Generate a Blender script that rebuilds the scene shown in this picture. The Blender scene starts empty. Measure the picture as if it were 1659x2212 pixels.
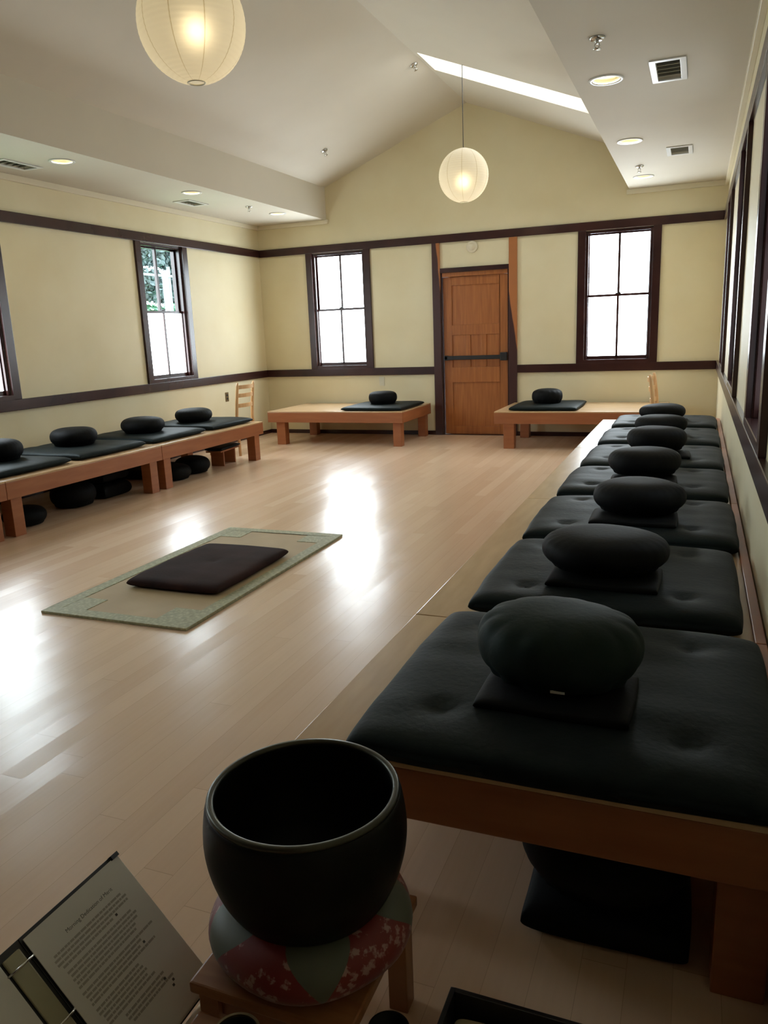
import bpy, bmesh, math, random
from math import sin, cos, pi, radians, sqrt, exp, atan2
from mathutils import Vector, Matrix, noise

# ------------------------------------------------------------------ scene, camera, light, exposure
SC = bpy.context.scene
COL = SC.collection
SC.view_settings.view_transform = 'Standard'
SC.view_settings.look = 'None'
SC.view_settings.exposure = 1.45
SC.view_settings.gamma = 1.0
SC.view_settings.use_curve_mapping = False
SC.cycles.max_bounces = 10
SC.cycles.diffuse_bounces = 6
SC.cycles.transmission_bounces = 8
SC.cycles.transparent_max_bounces = 12
SC.cycles.sample_clamp_indirect = 6.0
SC.cycles.caustics_reflective = False
SC.cycles.caustics_refractive = False
SC.cycles.use_denoising = True

CX, CY, CZ = 5.5976, -9.6402, 1.3311
YAW, PIT, ROL, FPX = 0.3856, -0.228, -0.0397, 1671.46
_f = Vector((-sin(YAW) * cos(PIT), cos(YAW) * cos(PIT), sin(PIT)))
_r = Vector((cos(YAW), sin(YAW), 0))
_u = _r.cross(_f)
_r2 = cos(ROL) * _r + sin(ROL) * _u
_u2 = cos(ROL) * _u - sin(ROL) * _r
cam = bpy.data.cameras.new('camera')
cam_o = bpy.data.objects.new('camera', cam)
COL.objects.link(cam_o)
cam.sensor_fit = 'VERTICAL'
cam.sensor_height = 36.0
cam.lens = FPX / 2212 * 36.0
cam.clip_start = 0.02
M = Matrix((_r2, _u2, -_f)).transposed().to_4x4()
M.translation = Vector((CX, CY, CZ))
cam_o.matrix_world = M
SC.camera = cam_o

# daylight and lamps
SKY_STRENGTH = 8.0
PANE_BACK = 6.4          # daylit frosted glass, back wall
PANE_LEFT = 5.2          # daylit frosted glass, left wall
PANE_RIGHT = 0.8        # shaded side
SKYLIGHT = 2.3
BULB_LANTERN = 11.0
BULB_CAN = 26.0

world = bpy.data.worlds.new('sky')
SC.world = world
world.use_nodes = True
_bg = world.node_tree.nodes['Background']
_bg.inputs[0].default_value = (0.86, 0.94, 1.0, 1)
_bg.inputs[1].default_value = SKY_STRENGTH

# ------------------------------------------------------------------ room dimensions
W, YB, YF = 5.825, 0.0, -11.4
ZS = 2.78                # soffit underside
XSL, XSR = 1.036, 4.805  # soffit inner edges
XAP, ZAP, ZBL = 2.935, 3.921, 3.173
HP = 0.42                # platform height
WT = 0.14                # wall thickness

# ------------------------------------------------------------------ material helpers
def new_mat(name):
    m = bpy.data.materials.new(name)
    m.use_nodes = True
    nt = m.node_tree
    b = nt.nodes['Principled BSDF']
    return m, nt, b

def nd(nt, typ, **kw):
    n = nt.nodes.new(typ)
    for k, v in kw.items():
        setattr(n, k, v)
    return n

def ramp(nt, src, c0, c1, p0=0.3, p1=0.7):
    r = nd(nt, 'ShaderNodeValToRGB')
    r.color_ramp.elements[0].position = p0
    r.color_ramp.elements[1].position = p1
    r.color_ramp.elements[0].color = (*c0, 1)
    r.color_ramp.elements[1].color = (*c1, 1)
    nt.links.new(src, r.inputs[0])
    return r

def coords(nt, scale=(1, 1, 1), kind='Object'):
    tc = nd(nt, 'ShaderNodeTexCoord')
    mp = nd(nt, 'ShaderNodeMapping')
    mp.inputs['Scale'].default_value = scale
    nt.links.new(tc.outputs[kind], mp.inputs[0])
    return mp.outputs[0]

def noisy(name, c0, c1, scale=3.0, rough=0.6, stretch=(1, 1, 1), bump=0.0, bscale=80, metal=0.0, detail=4, spec=0.5, sheen=0.0, coat=0.0, stint=(1, 1, 1)):
    m, nt, b = new_mat(name)
    v = coords(nt, stretch)
    n = nd(nt, 'ShaderNodeTexNoise')
    n.inputs['Scale'].default_value = scale
    n.inputs['Detail'].default_value = detail
    nt.links.new(v, n.inputs['Vector'])
    r = ramp(nt, n.outputs[0], c0, c1)
    nt.links.new(r.outputs[0], b.inputs['Base Color'])
    b.inputs['Roughness'].default_value = rough
    b.inputs['Metallic'].default_value = metal
    b.inputs['Specular IOR Level'].default_value = spec
    b.inputs['Sheen Weight'].default_value = sheen
    b.inputs['Specular Tint'].default_value = (*stint, 1)
    b.inputs['Coat Weight'].default_value = coat
    if bump:
        n2 = nd(nt, 'ShaderNodeTexNoise')
        n2.inputs['Scale'].default_value = bscale
        n2.inputs['Detail'].default_value = 3
        nt.links.new(v, n2.inputs['Vector'])
        bp = nd(nt, 'ShaderNodeBump')
        bp.inputs['Strength'].default_value = bump
        bp.inputs['Distance'].default_value = 0.004
        nt.links.new(n2.outputs[0], bp.inputs['Height'])
        nt.links.new(bp.outputs[0], b.inputs['Normal'])
    return m

def emitter(name, col, strength, gloss=0.0):
    m, nt, b = new_mat(name)
    b.inputs['Base Color'].default_value = (0.8, 0.82, 0.82, 1)
    b.inputs['Emission Color'].default_value = (*col, 1)
    b.inputs['Emission Strength'].default_value = strength
    b.inputs['Roughness'].default_value = 0.5
    return m

MT = {}
MT['plaster'] = noisy('plaster_cream', (0.72, 0.64, 0.425), (0.77, 0.705, 0.50), 1.6, 0.5, bump=0.12, bscale=9, detail=6, spec=0.2)
MT['ceiling'] = noisy('ceiling_paint', (0.63, 0.585, 0.49), (0.65, 0.605, 0.51), 2, 0.8)
MT['crown'] = noisy('crown_paint', (0.72, 0.66, 0.50), (0.75, 0.69, 0.53), 2, 0.5)
MT['trim'] = noisy('dark_stained_trim', (0.024, 0.0075, 0.0075), (0.050, 0.017, 0.0145), 2.2, 0.27, (1, 1, 1), bump=0.05, bscale=40, spec=0.45)
MT['bench'] = noisy('bench_wood', (0.29, 0.098, 0.036), (0.35, 0.128, 0.05), 3, 0.38, (1, 1, 8), bump=0.03)
MT['benchtop'] = noisy('bench_top_wood', (0.52, 0.345, 0.19), (0.60, 0.41, 0.235), 4, 0.27, (6, 1, 1))
MT['door'] = noisy('door_wood', (0.30, 0.098, 0.024), (0.42, 0.150, 0.040), 7, 0.35, (7, 7, 0.4))
MT['fabric'] = noisy('black_cotton', (0.0048, 0.0066, 0.0070), (0.0085, 0.0110, 0.0114), 12, 0.6, bump=0.25, bscale=60, spec=0.15, sheen=0.0, stint=(0.72, 1.0, 1.0))
MT['zafu'] = noisy('black_zafu_cotton', (0.0035, 0.0038, 0.0042), (0.0065, 0.0070, 0.0074), 12, 0.66, bump=0.15, bscale=70, spec=0.12, sheen=0.0)
MT['zafu_green'] = noisy('dark_green_cotton', (0.009, 0.0155, 0.0135), (0.014, 0.022, 0.0195), 12, 0.66, bump=0.2, bscale=70, spec=0.16, sheen=0.0, stint=(0.75, 1.0, 0.95))
MT['brown_fabric'] = noisy('brown_velour', (0.016, 0.0065, 0.005), (0.034, 0.014, 0.011), 5, 0.85, bump=0.2, bscale=50, spec=0.15)
MT['black_metal'] = noisy('black_metal', (0.012, 0.012, 0.012), (0.02, 0.02, 0.02), 5, 0.4)
MT['chrome'] = noisy('chrome', (0.55, 0.55, 0.53), (0.65, 0.65, 0.63), 5, 0.2, metal=1.0)
MT['white_metal'] = noisy('white_enamel', (0.72, 0.72, 0.70), (0.76, 0.76, 0.74), 5, 0.35)
MT['grey_metal'] = noisy('grey_louver', (0.40, 0.38, 0.31), (0.46, 0.44, 0.36), 5, 0.5)
MT['dark_void'] = noisy('dark_duct', (0.01, 0.01, 0.01), (0.02, 0.02, 0.02), 5, 0.8)
MT['brass'] = noisy('old_brass', (0.18, 0.13, 0.06), (0.28, 0.2, 0.1), 8, 0.4, metal=0.8)
MT['cream_plastic'] = noisy('cream_plastic', (0.66, 0.62, 0.48), (0.7, 0.66, 0.52), 5, 0.4)
MT['bronze'] = noisy('dark_bronze', (0.0025, 0.0025, 0.0018), (0.006, 0.006, 0.0042), 5, 0.45, metal=0.0, bump=0.04, bscale=60, spec=0.16)
MT['bronze_rim'] = noisy('worn_bronze_rim', (0.035, 0.035, 0.025), (0.07, 0.07, 0.05), 8, 0.35, metal=0.7)
MT['chair'] = noisy('pale_chair_wood', (0.62, 0.37, 0.17), (0.70, 0.45, 0.22), 6, 0.4, (4, 4, 1))
MT['stand'] = noisy('stand_wood', (0.26, 0.10, 0.035), (0.36, 0.16, 0.06), 5, 0.4, (1, 8, 1))
MT['pale_wood'] = noisy('pale_wood', (0.58, 0.43, 0.25), (0.65, 0.5, 0.31), 5, 0.5, (1, 6, 1))
MT['darkred'] = noisy('dark_red_lacquer', (0.06, 0.009, 0.007), (0.09, 0.014, 0.01), 5, 0.4)
MT['paper'] = noisy('paper_sleeve', (0.60, 0.585, 0.54), (0.64, 0.625, 0.58), 3, 0.28)
MT['ink'] = noisy('grey_ink', (0.29, 0.27, 0.225), (0.36, 0.335, 0.285), 5, 0.6)
MT['dark_ink'] = noisy('dark_ink', (0.045, 0.04, 0.03), (0.06, 0.05, 0.04), 5, 0.6)
MT['plate'] = noisy('ring_plate_metal', (0.30, 0.28, 0.17), (0.36, 0.34, 0.22), 8, 0.4)
MT['vinyl'] = noisy('black_vinyl', (0.010, 0.010, 0.012), (0.016, 0.016, 0.018), 5, 0.35)
MT['cream_cloth'] = noisy('cream_cloth', (0.46, 0.38, 0.22), (0.54, 0.45, 0.28), 5, 0.8)
MT['bark'] = noisy('bark', (0.010, 0.009, 0.007), (0.02, 0.017, 0.013), 12, 0.9)
MT['white_post'] = noisy('white_post', (0.055, 0.075, 0.075), (0.07, 0.09, 0.09), 3, 0.6)
MT['leaf'] = noisy('leaf_dark', (0.008, 0.018, 0.019), (0.020, 0.042, 0.042), 3, 0.6)
MT['leaf_light'] = noisy('leaf_light', (0.025, 0.085, 0.045), (0.05, 0.14, 0.08), 3, 0.6)
MT['soil'] = noisy('lawn_ground', (0.05, 0.12, 0.05), (0.09, 0.2, 0.08), 3, 0.9)
MT['bulb'] = emitter('lamp_bulb', (1.0, 0.80, 0.48), BULB_LANTERN)
MT['can_bulb'] = emitter('downlight_bulb', (1.0, 0.84, 0.58), BULB_CAN)
MT['pane_back'] = emitter('frosted_pane_back', (0.84, 0.94, 1.0), PANE_BACK)
MT['pane_left'] = emitter('frosted_pane_left', (0.84, 0.94, 1.0), PANE_LEFT)
MT['pane_right'] = emitter('frosted_pane_right', (0.84, 0.94, 1.0), PANE_RIGHT)
MT['dome'] = emitter('skylight_dome', (0.92, 0.97, 1.0), SKYLIGHT)

def glass_mat():
    m, nt, b = new_mat('clear_glass')
    out = nt.nodes['Material Output']
    t = nd(nt, 'ShaderNodeBsdfTransparent')
    t.inputs[0].default_value = (0.93, 0.97, 0.97, 1)
    g = nd(nt, 'ShaderNodeBsdfGlossy')
    g.inputs['Roughness'].default_value = 0.02
    mx = nd(nt, 'ShaderNodeMixShader')
    mx.inputs[0].default_value = 0.06
    nt.links.new(t.outputs[0], mx.inputs[1])
    nt.links.new(g.outputs[0], mx.inputs[2])
    nt.links.new(mx.outputs[0], out.inputs[0])
    return m
MT['glass'] = glass_mat()

def floor_mat():
    """pale strip flooring, boards along Y, each board tilted by a hair"""
    m, nt, b = new_mat('pale_strip_floor')
    L = nt.links.new
    tc = nd(nt, 'ShaderNodeTexCoord')
    sp = nd(nt, 'ShaderNodeSeparateXYZ')
    L(tc.outputs['Object'], sp.inputs[0])
    BW = 0.092
    dv = nd(nt, 'ShaderNodeMath', operation='DIVIDE'); L(sp.outputs[0], dv.inputs[0]); dv.inputs[1].default_value = BW
    fl = nd(nt, 'ShaderNodeMath', operation='FLOOR'); L(dv.outputs[0], fl.inputs[0])
    fr = nd(nt, 'ShaderNodeMath', operation='FRACT'); L(dv.outputs[0], fr.inputs[0])
    wn0 = nd(nt, 'ShaderNodeTexWhiteNoise', noise_dimensions='1D'); L(fl.outputs[0], wn0.inputs['W'])
    # board index along Y with random offset per row
    off = nd(nt, 'ShaderNodeMath', operation='MULTIPLY_ADD'); L(wn0.outputs[0], off.inputs[0]); off.inputs[1].default_value = 1.9; L(sp.outputs[1], off.inputs[2])
    dy = nd(nt, 'ShaderNodeMath', operation='DIVIDE'); L(off.outputs[0], dy.inputs[0]); dy.inputs[1].default_value = 1.9
    fy = nd(nt, 'ShaderNodeMath', operation='FLOOR'); L(dy.outputs[0], fy.inputs[0])
    fry = nd(nt, 'ShaderNodeMath', operation='FRACT'); L(dy.outputs[0], fry.inputs[0])
    cb = nd(nt, 'ShaderNodeCombineXYZ'); L(fl.outputs[0], cb.inputs[0]); L(fy.outputs[0], cb.inputs[1])
    wn = nd(nt, 'ShaderNodeTexWhiteNoise', noise_dimensions='2D'); L(cb.outputs[0], wn.inputs['Vector'])
    # grain
    mp = nd(nt, 'ShaderNodeMapping'); mp.inputs['Scale'].default_value = (38, 1.3, 1); L(tc.outputs['Object'], mp.inputs[0])
    gn = nd(nt, 'ShaderNodeTexNoise'); gn.inputs['Scale'].default_value = 1.5; gn.inputs['Detail'].default_value = 4; L(mp.outputs[0], gn.inputs['Vector'])
    mixv = nd(nt, 'ShaderNodeMath', operation='MULTIPLY_ADD'); L(gn.outputs[0], mixv.inputs[0]); mixv.inputs[1].default_value = 0.45
    half = nd(nt, 'ShaderNodeMath', operation='MULTIPLY'); L(wn.outputs[0], half.inputs[0]); half.inputs[1].default_value = 0.55
    L(half.outputs[0], mixv.inputs[2])
    r = ramp(nt, mixv.outputs[0], (0.61, 0.415, 0.275), (0.73, 0.535, 0.38), 0.1, 0.9)
    # seams
    e1 = nd(nt, 'ShaderNodeMath', operation='LESS_THAN'); L(fr.outputs[0], e1.inputs[0]); e1.inputs[1].default_value = 0.016
    e2 = nd(nt, 'ShaderNodeMath', operation='LESS_THAN'); L(fry.outputs[0], e2.inputs[0]); e2.inputs[1].default_value = 0.0012
    mxm = nd(nt, 'ShaderNodeMath', operation='MAXIMUM'); L(e1.outputs[0], mxm.inputs[0]); L(e2.outputs[0], mxm.inputs[1])
    sm = nd(nt, 'ShaderNodeMath', operation='MULTIPLY'); L(mxm.outputs[0], sm.inputs[0]); sm.inputs[1].default_value = 0.35
    mx = nd(nt, 'ShaderNodeMixRGB'); L(sm.outputs[0], mx.inputs[0]); L(r.outputs[0], mx.inputs[1]); mx.inputs[2].default_value = (0.25, 0.15, 0.08, 1)
    L(mx.outputs[0], b.inputs['Base Color'])
    b.inputs['Roughness'].default_value = 0.27
    b.inputs['Specular IOR Level'].default_value = 0.5
    # normal tilt per board plus slow waviness
    gm = nd(nt, 'ShaderNodeNewGeometry')
    wc = nd(nt, 'ShaderNodeVectorMath', operation='SUBTRACT'); L(wn.outputs['Color'], wc.inputs[0]); wc.inputs[1].default_value = (0.5, 0.5, 0.5)
    ws = nd(nt, 'ShaderNodeVectorMath', operation='MULTIPLY'); L(wc.outputs[0], ws.inputs[0]); ws.inputs[1].default_value = (0.034, 0.012, 0)
    wv = nd(nt, 'ShaderNodeTexNoise'); wv.inputs['Scale'].default_value = 5.0; L(tc.outputs['Object'], wv.inputs['Vector'])
    wc2 = nd(nt, 'ShaderNodeVectorMath', operation='SUBTRACT'); L(wv.outputs['Color'], wc2.inputs[0]); wc2.inputs[1].default_value = (0.5, 0.5, 0.5)
    ws2 = nd(nt, 'ShaderNodeVectorMath', operation='MULTIPLY'); L(wc2.outputs[0], ws2.inputs[0]); ws2.inputs[1].default_value = (0.03, 0.03, 0)
    a1 = nd(nt, 'ShaderNodeVectorMath', operation='ADD'); L(gm.outputs['Normal'], a1.inputs[0]); L(ws.outputs[0], a1.inputs[1])
    a2 = nd(nt, 'ShaderNodeVectorMath', operation='ADD'); L(a1.outputs[0], a2.inputs[0]); L(ws2.outputs[0], a2.inputs[1])
    nn = nd(nt, 'ShaderNodeVectorMath', operation='NORMALIZE'); L(a2.outputs[0], nn.inputs[0])
    L(nn.outputs[0], b.inputs['Normal'])
    return m
MT['floor'] = floor_mat()

def sapwood_mat(name, a, bz):
    """dark stained casing with a lighter heartwood streak: light where x > a + bz*z (object coords)"""
    m, nt, b = new_mat(name)
    L = nt.links.new
    tc = nd(nt, 'ShaderNodeTexCoord'); sp = nd(nt, 'ShaderNodeSeparateXYZ'); L(tc.outputs['Object'], sp.inputs[0])
    n = nd(nt, 'ShaderNodeTexNoise'); n.inputs['Scale'].default_value = 3.0; L(tc.outputs['Object'], n.inputs['Vector'])
    t = nd(nt, 'ShaderNodeMath', operation='MULTIPLY_ADD'); L(sp.outputs[2], t.inputs[0]); t.inputs[1].default_value = bz; t.inputs[2].default_value = a
    d = nd(nt, 'ShaderNodeMath', operation='SUBTRACT'); L(sp.outputs[0], d.inputs[0]); L(t.outputs[0], d.inputs[1])
    w = nd(nt, 'ShaderNodeMath', operation='MULTIPLY_ADD'); L(n.outputs[0], w.inputs[0]); w.inputs[1].default_value = 0.04; L(d.outputs[0], w.inputs[2])
    r = ramp(nt, w.outputs[0], (0.05, 0.016, 0.014), (0.40, 0.15, 0.05), 0.018, 0.026)
    L(r.outputs[0], b.inputs['Base Color'])
    b.inputs['Roughness'].default_value = 0.35
    return m

def tatami_mat():
    m, nt, b = new_mat('woven_tatami')
    L = nt.links.new
    v = coords(nt, (1, 1, 1))
    w = nd(nt, 'ShaderNodeTexWave', bands_direction='Y'); w.inputs['Scale'].default_value = 22; w.inputs['Distortion'].default_value = 1.5; L(v, w.inputs[0])
    n = nd(nt, 'ShaderNodeTexNoise'); n.inputs['Scale'].default_value = 2.5; L(v, n.inputs['Vector'])
    mx = nd(nt, 'ShaderNodeMath', operation='MULTIPLY_ADD'); L(w.outputs['Fac'], mx.inputs[0]); mx.inputs[1].default_value = 0.25; L(n.outputs[0], mx.inputs[2])
    r = ramp(nt, mx.outputs[0], (0.33, 0.235, 0.115), (0.45, 0.335, 0.185), 0.3, 0.9)
    L(r.outputs[0], b.inputs['Base Color']); b.inputs['Roughness'].default_value = 0.65
    return m
MT['tatami'] = tatami_mat()

def brocade_mat():
    m, nt, b = new_mat('green_brocade')
    L = nt.links.new
    v = coords(nt, (1, 1, 1))
    w = nd(nt, 'ShaderNodeTexVoronoi'); w.inputs['Scale'].default_value = 55; L(v, w.inputs['Vector'])
    n = nd(nt, 'ShaderNodeTexChecker'); n.inputs['Scale'].default_value = 36; L(v, n.inputs[0])
    r = ramp(nt, w.outputs['Distance'], (0.42, 0.39, 0.23), (0.27, 0.27, 0.155), 0.15, 0.55)
    mx = nd(nt, 'ShaderNodeMixRGB'); mx.inputs[0].default_value = 0.2; L(r.outputs[0], mx.inputs[1]); L(n.outputs[0], mx.inputs[2])
    n.inputs[1].default_value = (0.40, 0.38, 0.23, 1); n.inputs[2].default_value = (0.25, 0.25, 0.15, 1)
    L(mx.outputs[0], b.inputs['Base Color']); b.inputs['Roughness'].default_value = 0.6
    return m
MT['brocade'] = brocade_mat()

def ring_cushion_mat():
    """red flowered brocade with five grey-green points running down from the inner edge"""
    m, nt, b = new_mat('red_flower_brocade')
    L = nt.links.new
    tc = nd(nt, 'ShaderNodeTexCoord'); sp = nd(nt, 'ShaderNodeSeparateXYZ'); L(tc.outputs['Object'], sp.inputs[0])
    at = nd(nt, 'ShaderNodeMath', operation='ARCTAN2'); L(sp.outputs[1], at.inputs[0]); L(sp.outputs[0], at.inputs[1])
    s = nd(nt, 'ShaderNodeMath', operation='MULTIPLY_ADD'); L(at.outputs[0], s.inputs[0]); s.inputs[1].default_value = 5 / (2 * pi); s.inputs[2].default_value = 5 * 58 / 360.0 + 10.5
    fr = nd(nt, 'ShaderNodeMath', operation='FRACT'); L(s.outputs[0], fr.inputs[0])
    c = nd(nt, 'ShaderNodeMath', operation='SUBTRACT'); L(fr.outputs[0], c.inputs[0]); c.inputs[1].default_value = 0.5
    ab = nd(nt, 'ShaderNodeMath', operation='ABSOLUTE'); L(c.outputs[0], ab.inputs[0])
    z2 = nd(nt, 'ShaderNodeMath', operation='MULTIPLY'); L(sp.outputs[2], z2.inputs[0]); L(sp.outputs[2], z2.inputs[1])
    zz = nd(nt, 'ShaderNodeMath', operation='MULTIPLY_ADD'); L(z2.outputs[0], zz.inputs[0]); zz.inputs[1].default_value = 30.0; zz.inputs[2].default_value = 0.0
    lt = nd(nt, 'ShaderNodeMath', operation='LESS_THAN'); L(ab.outputs[0], lt.inputs[0]); L(zz.outputs[0], lt.inputs[1])
    vo = nd(nt, 'ShaderNodeTexVoronoi'); vo.inputs['Scale'].default_value = 44; L(tc.outputs['Object'], vo.inputs['Vector'])
    pt = nd(nt, 'ShaderNodeTexNoise'); pt.inputs['Scale'].default_value = 160; L(tc.outputs['Object'], pt.inputs['Vector'])
    pd_ = nd(nt, 'ShaderNodeMath', operation='MULTIPLY_ADD'); L(pt.outputs[0], pd_.inputs[0]); pd_.inputs[1].default_value = 0.9; L(vo.outputs['Distance'], pd_.inputs[2])
    r = ramp(nt, pd_.outputs[0], (0.36, 0.21, 0.18), (0.17, 0.011, 0.009), 0.66, 0.84)
    mx = nd(nt, 'ShaderNodeMixRGB'); L(lt.outputs[0], mx.inputs[0]); L(r.outputs[0], mx.inputs[1]); mx.inputs[2].default_value = (0.085, 0.095, 0.066, 1)
    L(mx.outputs[0], b.inputs['Base Color']); b.inputs['Roughness'].default_value = 0.55
    b.inputs['Sheen Weight'].default_value = 0.2
    return m
MT['ring'] = ring_cushion_mat()

def lantern_mat():
    m, nt, b = new_mat('lantern_paper')
    L = nt.links.new
    out = nt.nodes['Material Output']
    tc = nd(nt, 'ShaderNodeTexCoord'); sp = nd(nt, 'ShaderNodeSeparateXYZ'); L(tc.outputs['Object'], sp.inputs[0])
    at = nd(nt, 'ShaderNodeMath', operation='ARCTAN2'); L(sp.outputs[1], at.inputs[0]); L(sp.outputs[0], at.inputs[1])
    s = nd(nt, 'ShaderNodeMath', operation='MULTIPLY_ADD'); L(at.outputs[0], s.inputs[0]); s.inputs[1].default_value = 10 / (2 * pi); s.inputs[2].default_value = 20.2
    fr = nd(nt, 'ShaderNodeMath', operation='FRACT'); L(s.outputs[0], fr.inputs[0])
    lt = nd(nt, 'ShaderNodeMath', operation='LESS_THAN'); L(fr.outputs[0], lt.inputs[0]); lt.inputs[1].default_value = 0.035
    mc = nd(nt, 'ShaderNodeMixRGB'); L(lt.outputs[0], mc.inputs[0]); mc.inputs[1].default_value = (0.90, 0.87, 0.79, 1); mc.inputs[2].default_value = (0.66, 0.60, 0.46, 1)
    df = nd(nt, 'ShaderNodeBsdfDiffuse'); tr = nd(nt, 'ShaderNodeBsdfTranslucent')
    L(mc.outputs[0], df.inputs[0]); L(mc.outputs[0], tr.inputs[0])
    m1 = nd(nt, 'ShaderNodeMixShader'); m1.inputs[0].default_value = 0.5
    L(df.outputs[0], m1.inputs[1]); L(tr.outputs[0], m1.inputs[2])
    rf = nd(nt, 'ShaderNodeBsdfRefraction'); rf.inputs['IOR'].default_value = 1.3; rf.inputs['Roughness'].default_value = 0.95
    L(mc.outputs[0], rf.inputs[0])
    m2 = nd(nt, 'ShaderNodeMixShader'); m2.inputs[0].default_value = 0.16
    L(m1.outputs[0], m2.inputs[1]); L(rf.outputs[0], m2.inputs[2])
    L(m2.outputs[0], out.inputs[0])
    return m
MT['lantern'] = lantern_mat()

# ------------------------------------------------------------------ mesh helpers
class MB:
    def __init__(s):
        s.v = []; s.f = []
    def add(s, verts, faces):
        o = len(s.v); s.v += [tuple(p) for p in verts]; s.f += [tuple(i + o for i in f) for f in faces]; return s
    def box(s, x0, x1, y0, y1, z0, z1):
        return s.add([(x0, y0, z0), (x1, y0, z0), (x1, y1, z0), (x0, y1, z0), (x0, y0, z1), (x1, y0, z1), (x1, y1, z1), (x0, y1, z1)],
                     [(0, 3, 2, 1), (4, 5, 6, 7), (0, 1, 5, 4), (1, 2, 6, 5), (2, 3, 7, 6), (3, 0, 4, 7)])
    def cbox(s, c, u, v, w, hu, hv, hw):
        c, u, v, w = map(Vector, (c, u, v, w)); vs = []
        for k in (-1, 1):
            for (i, j) in ((-1, -1), (1, -1), (1, 1), (-1, 1)):
                vs.append(c + u * hu * i + v * hv * j + w * hw * k)
        return s.add(vs, [(0, 3, 2, 1), (4, 5, 6, 7), (0, 1, 5, 4), (1, 2, 6, 5), (2, 3, 7, 6), (3, 0, 4, 7)])
    def prism_y(s, poly, y0, y1):
        n = len(poly)
        vs = [(x, y0, z) for x, z in poly] + [(x, y1, z) for x, z in poly]
        fs = [tuple(range(n)), tuple(range(2 * n - 1, n - 1, -1))] + [(i, i + n, (i + 1) % n + n, (i + 1) % n) for i in range(n)]
        return s.add(vs, fs)
    def tube(s, pts, rad, n=12):
        pts = [Vector(p) for p in pts]; rads = rad if isinstance(rad, (list, tuple)) else [rad] * len(pts)
        vs = []
        for i, p in enumerate(pts):
            t = (pts[min(i + 1, len(pts) - 1)] - pts[max(i - 1, 0)]).normalized()
            a = t.orthogonal().normalized() if i == 0 else (pa - t * pa.dot(t)).normalized()
            pa = a; bb = t.cross(a)
            for k in range(n):
                th = 2 * pi * k / n; vs.append(p + (a * cos(th) + bb * sin(th)) * rads[i])
        fs = []
        for i in range(len(pts) - 1):
            for k in range(n):
                fs.append((i * n + k, i * n + (k + 1) % n, (i + 1) * n + (k + 1) % n, (i + 1) * n + k))
        fs.append(tuple(reversed(range(n)))); L = (len(pts) - 1) * n; fs.append(tuple(range(L, L + n)))
        return s.add(vs, fs)
    def lathe(s, prof, n=48, c=(0, 0, 0), fn=None, closed=False):
        vs = []; fs = []
        for (r, z) in prof:
            for k in range(n):
                th = 2 * pi * k / n
                rr = r * (fn(th, r, z) if fn else 1)
                vs.append((c[0] + rr * cos(th), c[1] + rr * sin(th), c[2] + z))
        m = len(prof)
        for i in range(m - 1 + (1 if closed else 0)):
            j = (i + 1) % m
            for k in range(n):
                k2 = (k + 1) % n
                fs.append((i * n + k, i * n + k2, j * n + k2, j * n + k))
        if not closed:
            if prof[0][0] > 1e-4: fs.append(tuple(reversed(range(n))))
            if prof[-1][0] > 1e-4: fs.append(tuple(range((m - 1) * n, m * n)))
        return s.add(vs, fs)
    def build(s, name, mat, parent=None, bevel=0.0, smooth=False, loc=None, seg=2):
        me = bpy.data.meshes.new(name)
        me.from_pydata(s.v, [], s.f); me.validate()
        bm = bmesh.new(); bm.from_mesh(me)
        bmesh.ops.remove_doubles(bm, verts=bm.verts, dist=1e-6)
        bmesh.ops.recalc_face_normals(bm, faces=bm.faces)
        if bevel:
            bmesh.ops.bevel(bm, geom=[e for e in bm.edges if e.calc_face_angle(0) > 0.6], offset=bevel, segments=seg, profile=0.6, affect='EDGES', clamp_overlap=True)
        bm.to_mesh(me); bm.free()
        if smooth:
            me.polygons.foreach_set('use_smooth', [True] * len(me.polygons))
        me.materials.append(MT[mat] if isinstance(mat, str) else mat)
        o = bpy.data.objects.new(name, me)
        COL.objects.link(o)
        if parent is not None: o.parent = parent
        if loc is not None: o.location = loc
        return o

def tag(o, label, cat, group=None):
    o['label'] = label; o['category'] = cat
    if group: o['group'] = group
    return o
def empty(name, loc=(0, 0, 0), rz=0.0):
    o = bpy.data.objects.new(name, None); COL.objects.link(o)
    o.location = loc; o.rotation_euler = (0, 0, rz); o.empty_display_size = 0.1
    return o
def thing(name, label, cat, loc=(0, 0, 0), rz=0.0, group=None):
    return tag(empty(name, loc, rz), label, cat, group)
def struct(o):
    o['kind'] = 'structure'; return o
def kids(o):
    return [c for c in bpy.data.objects if c.parent == o]
def copy_tree(o, parent=None):
    c = o.copy(); COL.objects.link(c)
    if parent is not None: c.parent = parent
    for ch in kids(o): copy_tree(ch, c)
    return c

# ------------------------------------------------------------------ shell
struct(MB().box(-0.3, W + 0.3, YF - 0.3, 0.3, -0.12, 0).build('floor', 'floor'))

def wall_cells(mb, u0, u1, z0, z1, holes, emit):
    us = sorted({u0, u1, *[h[0] for h in holes], *[h[1] for h in holes]})
    for a, b_ in zip(us[:-1], us[1:]):
        hs = sorted([(h[2], h[3]) for h in holes if h[0] <= a + 1e-6 and h[1] >= b_ - 1e-6])
        z = z0
        for (h0, h1) in hs:
            if h0 > z + 1e-6: emit(mb, a, b_, z, h0)
            z = h1
        if z < z1 - 1e-6: emit(mb, a, b_, z, z1)

OZ0, OZ1, OW = 0.905, 2.375, 0.74     # window opening
WIN_BACK = [1.172, 4.708]
WIN_LEFT = [-2.14, -4.83, -7.52]  # last one is an unseen window, added to light the foreground
WIN_RIGHT = [-1.69, -4.14, -6.38]
DX0, DX1, DZ = 2.57, 3.44, 2.02

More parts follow.
